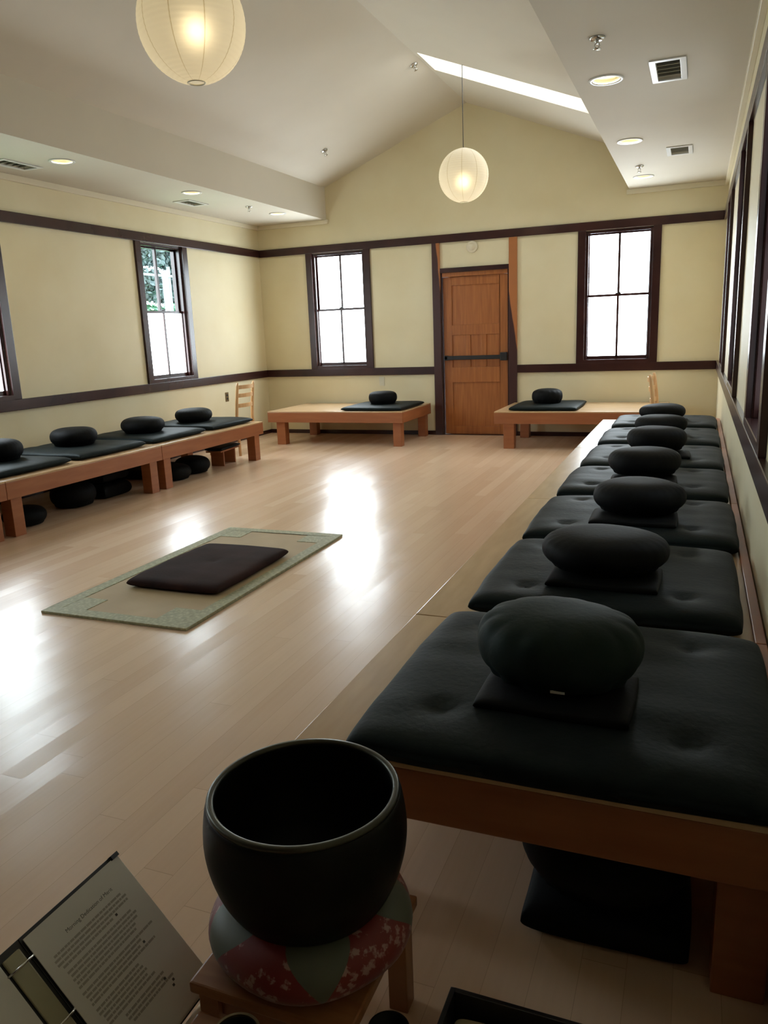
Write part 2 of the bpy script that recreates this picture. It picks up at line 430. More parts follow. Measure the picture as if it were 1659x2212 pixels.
def hole(c): return (c - OW / 2, c + OW / 2, OZ0, OZ1)
mb = MB(); wall_cells(mb, -WT, W + WT, 0, 4.35, [hole(c) for c in WIN_BACK] + [(DX0, DX1, 0, DZ)], lambda m, a, b_, z0, z1: m.box(a, b_, 0, WT, z0, z1))
struct(mb.build('wall_back', 'plaster'))
mb = MB(); wall_cells(mb, YF, 0, 0, 2.95, [hole(c) for c in WIN_LEFT], lambda m, a, b_, z0, z1: m.box(-WT, 0, a, b_, z0, z1))
struct(mb.build('wall_left', 'plaster'))
mb = MB(); wall_cells(mb, YF, 0, 0, 2.95, [hole(c) for c in WIN_RIGHT], lambda m, a, b_, z0, z1: m.box(W, W + WT, a, b_, z0, z1))
struct(mb.build('wall_right', 'plaster'))
struct(MB().box(-WT, W + WT, YF - WT, YF, 0, 4.35).build('wall_front', 'trim'))

# ceiling: two dropped soffits, two slopes, skylight opening in the right slope
SLP = (ZAP - ZBL) / (XAP - XSL)
TH = 0.34
def zr(x): return ZAP - SLP * abs(x - XAP)
SKX0, SKX1, SKY0, SKY1 = 2.99, 4.72, -1.93, -1.37
left_poly = [(-0.05, ZS), (XSL, ZS), (XSL, ZBL), (XAP, ZAP), (XAP, ZAP + TH), (-0.05, zr(-0.05) + TH)]
def rp(xa, xb): return [(xa, zr(xa)), (xb, zr(xb)), (xb, zr(xb) + TH), (xa, zr(xa) + TH)]
def make_ceiling():
    me_parts = []
    def part(poly, y0, y1):
        me_parts.append(MB().prism_y(poly, y0, y1).build('ceiling_piece', 'ceiling'))
    part(left_poly, YF, 0.0)
    part([(XSR, ZS), (W + 0.05, ZS), (W + 0.05, ZBL + 0.1), (XSR, ZBL + 0.1)], YF, 0.0)
    part(rp(XAP, W + 0.05), YF, SKY0)
    part(rp(XAP, W + 0.05), SKY1, 0.0)
    part(rp(XAP, SKX0), SKY0, SKY1)
    part(rp(SKX1, W + 0.05), SKY0, SKY1)
    return me_parts
pieces = make_ceiling()

CANS_R = [(5.0, -4.29), (5.0, -2.50), (5.0, -0.757)]
CANS_L = [(0.745, -4.31), (0.775, -2.58), (0.80, -0.858)]
VENTS = [(5.36, -4.30, 0.19, 0.44), (5.37, -1.89, 0.20, 0.36), (0.35, -4.42, 0.20, 0.40), (0.415, -2.08, 0.20, 0.36)]
cut = MB()
for (x, y) in CANS_R + CANS_L: cut.lathe([(0.0, -0.1), (0.082, -0.1), (0.082, 0.13), (0.0, 0.13)], 32, (x, y, ZS))
for (x, y, a, b_) in VENTS: cut.box(x - a / 2 + 0.028, x + a / 2 - 0.028, y - b_ / 2 + 0.028, y + b_ / 2 - 0.028, ZS - 0.1, ZS + 0.10)
cutter = cut.build('ceiling_cutter', 'ceiling')
for o in pieces[:2]:
    md = o.modifiers.new('b', 'BOOLEAN'); md.operation = 'DIFFERENCE'; md.object = cutter; md.solver = 'EXACT'
bpy.context.view_layer.update()
dg = bpy.context.evaluated_depsgraph_get()
bmj = bmesh.new()
for o in pieces:
    me = bpy.data.meshes.new_from_object(o.evaluated_get(dg)); bmj.from_mesh(me); bpy.data.meshes.remove(me)
cme = bpy.data.meshes.new('ceiling'); bmj.to_mesh(cme); bmj.free(); cme.materials.clear(); cme.materials.append(MT['ceiling'])
for o in pieces + [cutter]: bpy.data.objects.remove(o)
for p_ in cme.polygons: p_.material_index = 0
ceil_o = bpy.data.objects.new('ceiling', cme); COL.objects.link(ceil_o); struct(ceil_o)

# skylight
sk = struct(empty('window_9', ((SKX0 + SKX1) / 2, (SKY0 + SKY1) / 2, 0)))
xm, ym = (SKX0 + SKX1) / 2, (SKY0 + SKY1) / 2
def sk_prism(x0, x1, y0, y1, dz0, dz1):
    return MB().prism_y([(x0 - xm, zr(x0) + dz0), (x1 - xm, zr(x1) + dz0), (x1 - xm, zr(x1) + dz1), (x0 - xm, zr(x0) + dz1)], y0 - ym, y1 - ym)
sk_prism(SKX0 - 0.03, SKX1 + 0.03, SKY0 - 0.03, SKY1 + 0.03, TH + 0.005, TH + 0.03).build('skylight_pane', 'dome', sk)
fr_ = MB()
for (a0, a1, b0, b1) in ((SKX0 - 0.09, SKX1 + 0.09, SKY0 - 0.09, SKY0 - 0.03), (SKX0 - 0.09, SKX1 + 0.09, SKY1 + 0.03, SKY1 + 0.09), (SKX0 - 0.09, SKX0 - 0.03, SKY0 - 0.03, SKY1 + 0.03), (SKX1 + 0.03, SKX1 + 0.09, SKY0 - 0.03, SKY1 + 0.03)):
    q = sk_prism(a0, a1, b0, b1, TH, TH + 0.06); fr_.add(q.v, q.f)
fr_.build('skylight_frame', 'white_metal', sk)

# crown strips under the soffits
cz0 = ZS - 0.052
tn = [0]
def trim(mb, mat, bevel=0.004):
    tn[0] += 1
    return struct(mb.build('trim_%d' % tn[0], mat, bevel=bevel))
trim(MB().box(0, 0.035, YF, -0.035, cz0, ZS), 'crown')
trim(MB().box(W - 0.035, W, YF, -0.035, cz0, ZS), 'crown')
trim(MB().box(0, XSL + 0.03, -0.035, 0, cz0, ZS), 'crown')
trim(MB().box(XSR - 0.03, W, -0.035, 0, cz0, ZS), 'crown')
# dark rails
CR0, CR1, UR0, UR1, RT = 0.782, 0.878, 2.378, 2.472, 0.028
trim(MB().box(RT, DX0 - 0.1, -RT, 0, CR0, CR1), 'trim')
trim(MB().box(DX1 + 0.1, W - RT, -RT, 0, CR0, CR1), 'trim')
trim(MB().box(RT, W - RT, -RT, 0, UR0, UR1), 'trim')
trim(MB().box(0, RT, YF, 0, CR0, CR1), 'trim')
trim(MB().box(0, RT, YF, 0, UR0, UR1), 'trim')
trim(MB().box(W - RT, W, YF, 0, CR0, CR1), 'trim')
trim(MB().box(W - RT, W, YF, 0, UR0, UR1), 'trim')
def base(mb, side): struct(mb.build('baseboard_' + side, 'trim', bevel=0.003))
base(MB().box(0, 0.018, YF, -0.018, 0, 0.052), 'left')
base(MB().box(W - 0.018, W, YF, -0.018, 0, 0.052), 'right')
bb = MB().box(0.0, DX0 - 0.1, -0.018, 0, 0, 0.052); bb.box(DX1 + 0.1, W, -0.018, 0, 0, 0.052)
base(bb, 'back')

# ------------------------------------------------------------------ windows (local: x along the wall, y outward, z up)
def make_window(n, loc, rz, lower, upper):
    w = struct(empty('window_%d' % n, loc, rz))
    cw = 0.088; h = OW / 2
    c = MB()
    c.box(-h - cw, -h, -0.026, 0, CR1 - 0.0, UR0); c.box(h, h + cw, -0.026, 0, CR1, UR0)
    c.build('casing', 'trim', w, bevel=0.003)
    j = MB()
    j.box(-h, -h + 0.012, 0, WT, OZ0, OZ1); j.box(h - 0.012, h, 0, WT, OZ0, OZ1); j.box(-h, h, 0, WT, OZ1 - 0.012, OZ1)
    j.box(-h + 0.012, -h + 0.03, 0.004, 0.03, OZ0 + 0.015, OZ1 - 0.03); j.box(h - 0.03, h - 0.012, 0.004, 0.03, OZ0 + 0.015, OZ1 - 0.03)
    j.box(-h + 0.012, h - 0.012, 0.004, 0.03, OZ1 - 0.03, OZ1 - 0.012)
    j.build('jamb', 'trim', w, bevel=0.002)
    MB().box(-h - 0.01, h + 0.01, -0.026, WT, OZ0 - 0.03, OZ0 + 0.014).build('sill', 'trim', w, bevel=0.003)
    zm = 1.648
    for (y0, z0, z1, pm, nm) in ((0.036, OZ0 + 0.014, zm + 0.014, lower, 'lower_sash'), (0.074, zm - 0.014, OZ1 - 0.012, upper, 'upper_sash')):
        s = MB(); e = h - 0.012; st = 0.026; y1 = y0 + 0.034
        s.box(-e, -e + st, y0, y1, z0, z1); s.box(e - st, e, y0, y1, z0, z1)
        s.box(-e + st, e - st, y0, y1, z0, z0 + (0.04 if nm[0] == 'l' else 0.026)); s.box(-e + st, e - st, y0, y1, z1 - (0.026 if nm[0] == 'l' else 0.034), z1)
        s.box(-0.013, 0.013, y0, y1, z0 + 0.02, z1 - 0.02)
        so = s.build(nm, 'trim', w, bevel=0.002)
        for sg in (-1, 1):
            a, b_ = sorted((sg * 0.010, sg * (e - st + 0.004)))
            MB().box(a, b_, y0 + 0.014, y0 + 0.019, z0 + 0.02, z1 - 0.02).build('pane', pm, so)
        if nm[0] == 'l':
            lk = MB().box(-0.03, 0.03, y0 + 0.002, y1, z1, z1 + 0.012); lk.box(-0.008, 0.026, y0 - 0.008, y0 + 0.018, z1 + 0.012, z1 + 0.02)
            lk.build('sash_lock', 'black_metal', so, bevel=0.002)
    return w
n = 0
for c in WIN_BACK: n += 1; make_window(n, (c, 0, 0), 0, 'pane_back', 'pane_back')
for c in WIN_LEFT: n += 1; make_window(n, (0, c, 0), pi / 2, 'pane_left', 'glass')
for c in WIN_RIGHT: n += 1; make_window(n, (W, c, 0), -pi / 2, 'pane_right', 'pane_right')

# ------------------------------------------------------------------ door
d = struct(empty('door_1', (DX0, 0, 0)))
dw = DX1 - DX0
MB().box(0, 0.1, -0.03, 0, 0, UR0).build('casing', sapwood_mat('streaked_casing_a', 0.262, -0.09), d, bevel=0.003, loc=(-0.1, 0, 0))
MB().box(0, 0.1, -0.03, 0, 0, UR0).build('casing', sapwood_mat('streaked_casing_b', 0.262, -0.15), d, bevel=0.003, loc=(dw, 0, 0))
MB().box(0, dw, -0.03, 0, DZ, DZ + 0.055).build('head_casing', 'trim', d, bevel=0.003)
j = MB().box(0, 0.02, 0, WT, 0, DZ); j.box(dw - 0.02, dw, 0, WT, 0, DZ); j.build('jamb', 'trim', d)
MB().box(0.02, dw - 0.02, 0.0, WT, DZ - 0.05, DZ).build('head_jamb', 'door', d, bevel=0.003)
MB().box(0.0, dw, -0.01, WT, 0.0, 0.008).build('threshold', 'trim', d)
lx0, lx1, lz0, lz1, ly0, ly1 = 0.022, dw - 0.022, 0.01, DZ - 0.052, 0.03, 0.075
lf = MB(); sw = 0.105
lf.box(lx0, lx0 + sw, ly0, ly1, lz0, lz1); lf.box(lx1 - sw, lx1, ly0, ly1, lz0, lz1)
for (z0, z1) in ((lz0, 0.11), (0.67, 0.86), (1.26, 1.385), (1.865, lz1)): lf.box(lx0 + sw, lx1 - sw, ly0, ly1, z0, z1)
iw = (lx1 - lx0 - 2 * sw); a0 = lx0 + sw
for k in (1, 2): lf.box(a0 + iw * k / 3 - 0.035, a0 + iw * k / 3 + 0.035, ly0, ly1, 0.86, 1.26)
lfo = lf.build('door_leaf', 'door', d, bevel=0.004)
for (x0, x1, z0, z1) in [(a0, a0 + iw, 0.11, 0.67), (a0, a0 + iw, 1.385, 1.865)] + [(a0 + iw * k / 3 + (0.035 if k else 0), a0 + iw * (k + 1) / 3 - (0.035 if k < 2 else 0), 0.86, 1.26) for k in range(3)]:
    MB().box(x0, x1, ly0 + 0.014, ly1 - 0.012, z0, z1).build('panel', 'door', lfo)
pb = MB().box(0.035, dw - 0.05, -0.02, 0.005, 0.955, 1.005); pb.box(0.035, 0.08, -0.02, ly0, 0.95, 1.01); pb.box(dw - 0.11, dw - 0.03, -0.035, ly0, 0.935, 1.035)
pb.build('push_bar', 'black_metal', d, bevel=0.006)

# ------------------------------------------------------------------ platforms
def make_platform(label, L, D, legs, lip=False, group=None):
    """local: x across the depth (0..D), y along (0..L). legs: list of (x0,x1,y0,y1)"""
    t = thing('sitting_platform', label, 'platform bench', group=group)
    tt = 0.014
    MB().box(0, D, 0.002, L - 0.002, HP - tt, HP).build('top', 'benchtop', t, bevel=0.003)
    ah = 0.122
    for (x0, x1, y0, y1) in ((0, 0.035, 0.002, L - 0.002), (D - 0.035, D, 0.002, L - 0.002), (0.035, D - 0.035, 0.002, 0.037), (0.035, D - 0.035, L - 0.037, L - 0.002)):
        MB().box(x0, x1, y0, y1, HP - tt - ah, HP - tt).build('apron', 'bench', t, bevel=0.004)
    for (x0, x1, y0, y1) in legs:
        MB().box(x0, x1, y0, y1, 0, HP - tt - 0.01).build('leg', 'bench', t, bevel=0.004)
    if lip:
        MB().box(D - 0.03, D, 0.002, L - 0.002, HP, HP + 0.016).build('back_lip', 'bench', t, bevel=0.003)
    return t
def std_legs(L, D, ix=0.036, iy=0.037, s=0.1, iy2=None):
    iy2 = iy if iy2 is None else iy2
    return [(x, x + s, y, y + s) for x in (ix, D - ix - s) for y in (iy, L - iy2 - s)]
XB = 4.772; DR = W - 0.006 - XB
R_UNITS = [(-8.234, -7.366), (-7.366, -5.521), (-5.521, -3.676), (-3.676, -1.83)]
R_LABELS = ['short orange-brown wooden platform in the right foreground, one mat on it', 'long platform along the right wall, second from the foreground', 'long platform along the right wall, third from the foreground', 'platform along the right wall, farthest one near the back corner']
for (y0, y1), lb in zip(R_UNITS, R_LABELS):
    p_ = make_platform(lb, y1 - y0, DR, std_legs(y1 - y0, DR), True, 'platforms along the right wall'); p_.location = (XB, y0, 0)
XL, DL = 1.146, 1.06
L_UNITS = [(-7.45, -5.686), (-5.686, -3.945), (-3.945, -2.148)]
L_LABELS = ['platform along the left wall cut off by the left photo edge', 'platform along the left wall seen whole, middle one with dark cushions stored below', 'platform along the left wall ending near the corner chair']
for (y0, y1), lb in zip(L_UNITS, L_LABELS):
    L_ = y1 - y0
    p_ = make_platform(lb, L_, DL, std_legs(L_, DL, 0.03, 0.05), False, 'platforms along the left wall'); p_.location = (XL - DL, y0, 0)
# the two by the back wall: long side along x
BW_ = 1.81; BD = 1.07
blegs = [(0.0, 0.1, 0.12, 0.24), (0.0, 0.1, BW_ - 0.13, BW_ - 0.01), (BD - 0.13, BD - 0.03, 0.13, 0.24), (BD - 0.13, BD - 0.03, BW_ - 0.12, BW_ - 0.01)]
for (x0, lb) in ((0.615, 'orange-brown platform by the back wall, left of the door'), (3.515, 'orange-brown platform by the back wall, right of the door')):
    lg = [(x + 0.036, y, x2, y2) for (x, x2, y, y2) in []]
    ll = [(0.036, 0.136, 0.10, 0.22), (0.036, 0.136, BW_ - 0.14, BW_ - 0.037), (BD - 0.136, BD - 0.036, 0.10, 0.21), (BD - 0.136, BD - 0.036, BW_ - 0.14, BW_ - 0.037)]
    p_ = make_platform(lb, BW_, BD, ll, False, 'platforms by the back wall')
    # local y -> -x ... rotate so that local x (depth) runs along +y and local y along -x mirrored
    p_.rotation_euler = (0, 0, pi / 2); p_.location = (x0 + BW_, -1.13, 0)
    for ch in kids(p_):
        if ch.name.startswith('leg'):
            for v in ch.data.vertices: v.co.y = BW_ - v.co.y
            ch.data.flip_normals()

# ------------------------------------------------------------------ cushions
def pad_mesh(sx, sy, h, dimples=(), n=36, seed=0, px=9, wob=0.006, lean=0.0):
    vs = []; fs = []; N = n + 1
    top = []; bot = []
    def wgt(u): return max(0.0, 1 - abs(u) ** px)
    for j_ in range(N):
        for i in range(N):
            # denser sampling near the rim
            u = sin((i / n - 0.5) * pi); v = sin((j_ / n - 0.5) * pi)
            t = (wgt(u) * wgt(v)) ** 0.3
            k = 1 - 0.02 * (u * u * v * v)
            x = u * sx / 2 * k; y = v * sy / 2 * k
            nz = noise.noise(Vector((x * 4 + seed * 7.1, y * 4, seed * 3.3)))
            nz2 = noise.noise(Vector((x * 3 + seed * 5.7, y * 11, seed + 9.0)))
            x += wob * 1.2 * noise.noise(Vector((y * 5, seed, 1.0))) ; y += wob * 1.2 * noise.noise(Vector((x * 5, seed, 5.0)))
            zt = h * 0.42 + h * 0.58 * t * (1 + 0.10 * nz + 0.10 * nz2) * (1 - 0.06 * (u * u + v * v) / 2)
            zb = h * 0.42 * (1 - t)
            for (dx, dy) in dimples:
                q = (x - dx) ** 2 + (y - dy) ** 2
                zt -= h * 0.22 * exp(-q / (2 * 0.016 ** 2)) + h * 0.06 * exp(-q / (2 * 0.05 ** 2))
            top.append((x, y, zt)); bot.append((x, y, zb))
    vs = top + bot; B = N * N
    for j_ in range(n):
        for i in range(n):
            a = j_ * N + i
            fs.append((a, a + 1, a + N + 1, a + N)); fs.append((B + a, B + a + N, B + a + N + 1, B + a + 1))
    rim = [i for i in range(N)] + [j_ * N + n for j_ in range(1, N)] + [n * N + i for i in range(n - 1, -1, -1)] + [j_ * N for j_ in range(n - 1, 0, -1)]
    for a, b_ in zip(rim, rim[1:] + rim[:1]):
        fs.append((a, b_, B + b_, B + a))
    m_ = MB(); m_.add(vs, fs); return m_

def make_mat(label, x0, x1, y0, y1, h, seed, group, z=HP, mat='fabric', tufts=True, name='floor_mat', cat='meditation mat', rz=0.0):
    sx, sy = x1 - x0, y1 - y0
    dm = [(a * sx * 0.30, b_ * sy * 0.30) for a in (-1, 1) for b_ in (-1, 1)] if tufts else []
    t = thing(name, label, cat, ((x0 + x1) / 2, (y0 + y1) / 2, z), rz, group)
    pad_mesh(sx, sy, h, dm, seed=seed).build('cover', mat, t, smooth=True)
    for (dx, dy) in dm:
        zt = h * 0.74
        MB().lathe([(0.0, -0.004), (0.007, -0.002), (0.006, 0.004), (0.0, 0.006)], 10, (dx, dy, zt)).build('tuft', 'zafu', t, smooth=True)
    return t

def zafu_mesh(R_, H, seed=0, pleats=30, ex=0.62, ey=1.0, amp=0.014, tilt=0.0):
    m_ = MB(); prof = []
    K = 44
    rnd = random.Random(seed)
    ph = rnd.random() * 6
    vs = []; fs = []; n_ = 120
    for i in range(K + 1):
        f = -pi / 2 + pi * i / K
        c_ = max(0, cos(f)); s_ = sin(f)
        r = R_ * c_ ** ex; z = H / 2 * (1 + (abs(s_) ** 0.92) * (1 if s_ > 0 else -1))
        if z < H * 0.16: z = z * 0.5
        for k in range(n_):
            th = 2 * pi * k / n_
            side = exp(-((c_ - 0.72) / 0.22) ** 2)
            pl = 1 + amp * side * abs(cos(pleats * th / 2 + ph)) + 0.012 * sin(3 * th + ph) + 0.008 * sin(5 * th + 2 * ph)
            x = r * pl * cos(th); y = r * pl * ey * sin(th)
            zz_ = z * (1 + 0.03 * c_ * sin(2 * th + ph)) + tilt * x * (z / H)
            vs.append((x, y, zz_))
    for i in range(K):
        for k in range(n_):
            k2 = (k + 1) % n_
            fs.append((i * n_ + k, i * n_ + k2, (i + 1) * n_ + k2, (i + 1) * n_ + k))
    m_.add(vs, fs); return m_
def make_zafu(label, x, y, z, R_, H, seed, group=None, mat='zafu', ex=0.6, ey=1.0, pleats=30, amp=0.014, tilt=0.0, rz=0.0):
    o = zafu_mesh(R_, H, seed, pleats, ex, ey, amp, tilt).build('round_cushion', mat, None, smooth=True, loc=(x, y, z))
    o.rotation_euler = (0, 0, rz)
    return tag(o, label, 'cushion', group)

GM = 'black mats along the right wall'; GZ = 'round cushions along the right wall'; GP = 'support pads on the right wall mats'
ordr = ['nearest', 'second from the foreground', 'third from the foreground', 'fourth from the foreground', 'fifth from the foreground', 'sixth from the foreground', 'farthest']
RM = [(4.912, 5.80, -8.268, -7.425), (4.935, 5.765, -7.345, -6.545), (4.93, 5.79, -6.47, -5.68), (4.93, 5.785, -5.575, -4.80), (4.935, 5.785, -4.73, -3.90), (4.93, 5.785, -3.75, -2.94), (4.935, 5.785, -2.76, -2.02)]
MHT = 0.078
for i, (x0, x1, y0, y1) in enumerate(RM):
    make_mat('square black tufted mat on the right wall platforms, ' + ordr[i] + (' of the row' if i in (0, 6) else ''), x0, x1, y0, y1, MHT, i + 1, GM)
PADZ = HP + MHT - 0.008
RP = [(5.335, -7.965, 0.345, 0.25), (5.345, -7.07, 0.36, 0.26), (5.375, -6.21, 0.36, 0.26), (5.36, -5.33, 0.34, 0.25), (5.42, -4.44, 0.34, 0.25)]
for i, (x, y, sx, sy) in enumerate(RP):
    make_mat('thin dark support pad under the round cushion, ' + ordr[i] + (' of the pads' if i == 0 else ''), x - sx / 2, x + sx / 2, y - sy / 2, y + sy / 2, 0.03, 20 + i, GP, PADZ, 'zafu', False, 'support_pad', 'cushion')
# x, y, R, H, zafu
RZ = [(5.325, -7.90, 0.192, 0.162, 0), (5.335, -7.00, 0.21, 0.122, 1), (5.39, -6.13, 0.195, 0.135, 2), (5.355, -5.24, 0.19, 0.142, 3), (5.38, -4.37, 0.184, 0.15, 4), (5.362, -3.35, 0.19, 0.138, 5), (5.338, -2.40, 0.193, 0.13, 6)]
RZL = ['large dark green round cushion with gathered sides, nearest one on the right', 'flat wide black round cushion, second from the foreground on the right', 'plump black round cushion, third from the foreground on the right', 'black round cushion, fourth from the foreground on the right', 'black round cushion, fifth from the foreground on the right', 'black round cushion, sixth from the foreground on the right', 'greyish black round cushion, farthest of the right row']
for i, (x, y, R_, H, sd) in enumerate(RZ):
    z = PADZ + 0.032 if i < 5 else PADZ + 0.006
    o = make_zafu(RZL[i], x, y, z, R_, H, 40 + sd, GZ, 'zafu_green' if i == 0 else 'zafu', 0.58 if i == 0 else 0.54, 0.86 if i == 0 else 0.9, 14 if i == 0 else 30, 0.05 if i == 0 else 0.012)
    if i == 0:
        MB().box(-0.016, 0.016, -0.003, 0.003, 0, 0.006).build('care_tag', 'white_metal', o, loc=(0.02, -0.135, 0.012))

GML = 'black mats along the left wall'; GZL = 'round cushions along the left wall'
LM = [(-2.98, -2.18), (-3.93, -3.09), (-4.85, -4.02), (-5.76, -4.93), (-6.66, -5.84)]
LML = ['black mat on the left platforms, the one nearest the corner chair', 'black mat on the left platforms, second from the corner chair', 'black mat on the left platforms, third from the corner chair', 'black mat on the left platforms, fourth from the corner chair', 'black mat on the left platforms at the left photo edge, fifth from the corner chair']
for i, (y0, y1) in enumerate(LM):
    make_mat(LML[i], 0.20, 1.055, y0, y1, 0.062, 60 + i, GML, tufts=False)
LZ = [(0.615, -2.68, 0.195, 0.145), (0.645, -3.55, 0.205, 0.15), (0.585, -4.40, 0.195, 0.155), (0.585, -5.22, 0.19, 0.165)]
LZL = ['black round cushion on the left mats, nearest the corner chair', 'black round cushion on the left mats, second from the corner chair', 'dark grey round cushion on the left mats, third from the corner chair', 'black round cushion cut by the left photo edge']
for i, (x, y, R_, H) in enumerate(LZ):
    make_zafu(LZL[i], x, y, HP + 0.057, R_, H, 70 + i, GZL, ex=0.55)
make_mat('black mat on the back platform left of the door', 1.60, 2.40, -1.09, -0.22, 0.05, 81, None, tufts=False)
make_zafu('dark grey round cushion on the back mat left of the door', 1.985, -0.63, HP + 0.045, 0.176, 0.155, 82, ex=0.45)
make_mat('black mat on the back platform right of the door', 3.66, 4.42, -1.08, -0.22, 0.05, 83, None, tufts=False)
make_zafu('pleated dark grey round cushion on the back mat right of the door', 4.02, -0.62, HP + 0.045, 0.172, 0.165, 84, ex=0.45, amp=0.04, pleats=16)

# ------------------------------------------------------------------ centre rug and brown cushion
t = thing('bowing_mat', 'woven straw bowing mat with green brocade border lying on the floor', 'mat', (2.988, -5.945, 0.0))
RX, RY, BRD = 0.443, 0.885, 0.075
MB().box(-RX + 0.004, RX - 0.004, -RY + 0.004, RY - 0.004, 0, 0.012).build('woven_field', 'tatami', t, bevel=0.003)
bo = MB()
bo.box(-RX, RX, -RY, -RY + BRD, 0.001, 0.015); bo.box(-RX, RX, RY - BRD, RY, 0.001, 0.015)
bo.box(-RX, -RX + BRD, -RY + BRD, RY - BRD, 0.001, 0.015); bo.box(RX - BRD, RX, -RY + BRD, RY - BRD, 0.001, 0.015)
bo.build('border', 'brocade', t, bevel=0.003)
for sx in (-1, 1):
    for sy in (-1, 1):
        xa, xb = sorted((sx * (RX - BRD), sx * (RX - BRD - 0.15))); ya, yb = sorted((sy * (RY - BRD), sy * (RY - BRD - 0.16)))
        MB().box(xa, xb, ya, yb, 0.011, 0.0145).build('corner_patch', 'brocade', t, bevel=0.001)
bc = pad_mesh(0.60, 0.80, 0.058, [(0.0, 0.02)], seed=91, px=10).build('square_cushion', 'brown_fabric', None, smooth=True, loc=(3.022, -6.0, 0.0135))
tag(bc, 'dark brown flat square cushion on the bowing mat', 'cushion')

# ------------------------------------------------------------------ ceiling fittings
can_lab_r = ['recessed downlight in the right soffit, nearest with its bulb showing', 'recessed downlight in the right soffit, middle one', 'recessed downlight in the right soffit, farthest one by the back wall']
can_lab_l = ['recessed downlight in the left soffit, nearest the left photo edge', 'recessed downlight in the left soffit, middle one', 'recessed downlight in the left soffit, farthest by the back corner']
def make_can(x, y, lab, grp):
    t = thing('downlight', lab, 'ceiling light', (x, y, ZS), 0, grp)
    MB().lathe([(0.078, 0.0), (0.102, 0.0), (0.104, -0.004), (0.100, -0.008), (0.080, -0.006)], 40, closed=True).build('trim_ring', 'white_metal', t, smooth=True)
    MB().lathe([(0.081, -0.002), (0.079, 0.05), (0.062, 0.118), (0.064, 0.12), (0.0815, 0.052)], 40, closed=True).build('reflector', 'cream_plastic', t, smooth=True)
    MB().lathe([(0.0, 0.064), (0.034, 0.069), (0.05, 0.085), (0.05, 0.1), (0.03, 0.122), (0.0, 0.124)], 24).build('bulb', 'can_bulb', t, smooth=True)
for (x, y), lb in zip(CANS_R, can_lab_r): make_can(x, y, lb, 'downlights in the right soffit')
for (x, y), lb in zip(CANS_L, can_lab_l): make_can(x, y, lb, 'downlights in the left soffit')
vlab = ['white framed air vent in the right soffit, nearer and larger one', 'white framed air vent in the right soffit, farther one', 'grey air vent in the left soffit at the left photo edge', 'grey air vent in the left soffit beyond the middle downlight']
for (x, y, a, b_), lb in zip(VENTS, vlab):
    t = thing('air_vent', lb, 'vent', (x, y, ZS), 0, 'vents in the soffits')
    f = MB(); w_ = 0.034; A, B = a / 2 + 0.005, b_ / 2 + 0.005
    f.box(-A, A, -B, -B + w_, -0.008, 0); f.box(-A, A, B - w_, B, -0.008, 0); f.box(-A, -A + w_, -B + w_, B - w_, -0.008, 0); f.box(A - w_, A, -B + w_, B - w_, -0.008, 0)
    f.build('frame', 'white_metal', t, bevel=0.002)
    MB().box(-A + w_ - 0.002, A - w_ + 0.002, -B + w_ - 0.002, B - w_ + 0.002, 0.07, 0.08).build('duct', 'dark_void', t)
    nl = 5; ya, yb = -B + w_ + 0.012, B - w_ - 0.012
    for k in range(nl):
        yy = ya + (yb - ya) * (k + 0.5) / nl
        MB().cbox((0, yy, 0.018), (1, 0, 0), (0, cos(0.75), sin(0.75)), (0, -sin(0.75), cos(0.75)), A - w_, 0.026, 0.0012).build('louver', 'grey_metal', t)
def make_sprinkler(x, y, z, lab, nrm=(0, 0, -1), s=1.0):
    t = thing('sprinkler_head', lab, 'fire sprinkler', (x, y, z))
    nv = Vector(nrm).normalized()
    t.rotation_mode = 'QUATERNION'; t.rotation_quaternion = Vector((0, 0, -1)).rotation_difference(nv)
    MB().lathe([(0.0, 0), (0.040 * s, 0), (0.040 * s, -0.006), (0.030 * s, -0.014), (0.012 * s, -0.016), (0.0, -0.016)], 32).build('escutcheon', 'chrome', t, smooth=True)
    b_ = MB().tube([(0, 0, -0.014), (0, 0, -0.03)], 0.010 * s, 10)
    for sx in (-1, 1): b_.tube([(sx * 0.009 * s, 0, -0.028), (sx * 0.013 * s, 0, -0.04), (sx * 0.003, 0, -0.052)], 0.0028 * s, 8)
    b_.build('frame', 'chrome', t, smooth=True)
    MB().lathe([(0.0, -0.052), (0.020 * s, -0.053), (0.021 * s, -0.056), (0.0, -0.058)], 20).build('deflector', 'chrome', t, smooth=True)
make_sprinkler(5.035, -5.05, ZS, 'chrome fire sprinkler in the right soffit near the top of the photo')
make_sprinkler(5.0, -1.36, ZS, 'small fire sprinkler in the right soffit between the two far downlights')
make_sprinkler(0.787, -1.50, ZS, 'small fire sprinkler in the left soffit between downlights')
sl_n = (SLP, 0, -1)
make_sprinkler(1.54, -1.02, zr(1.54), 'small fire sprinkler low on the left roof slope', sl_n)
make_sprinkler(2.86, -1.65, zr(2.86), 'small fire sprinkler near the roof ridge by the skylight', sl_n)

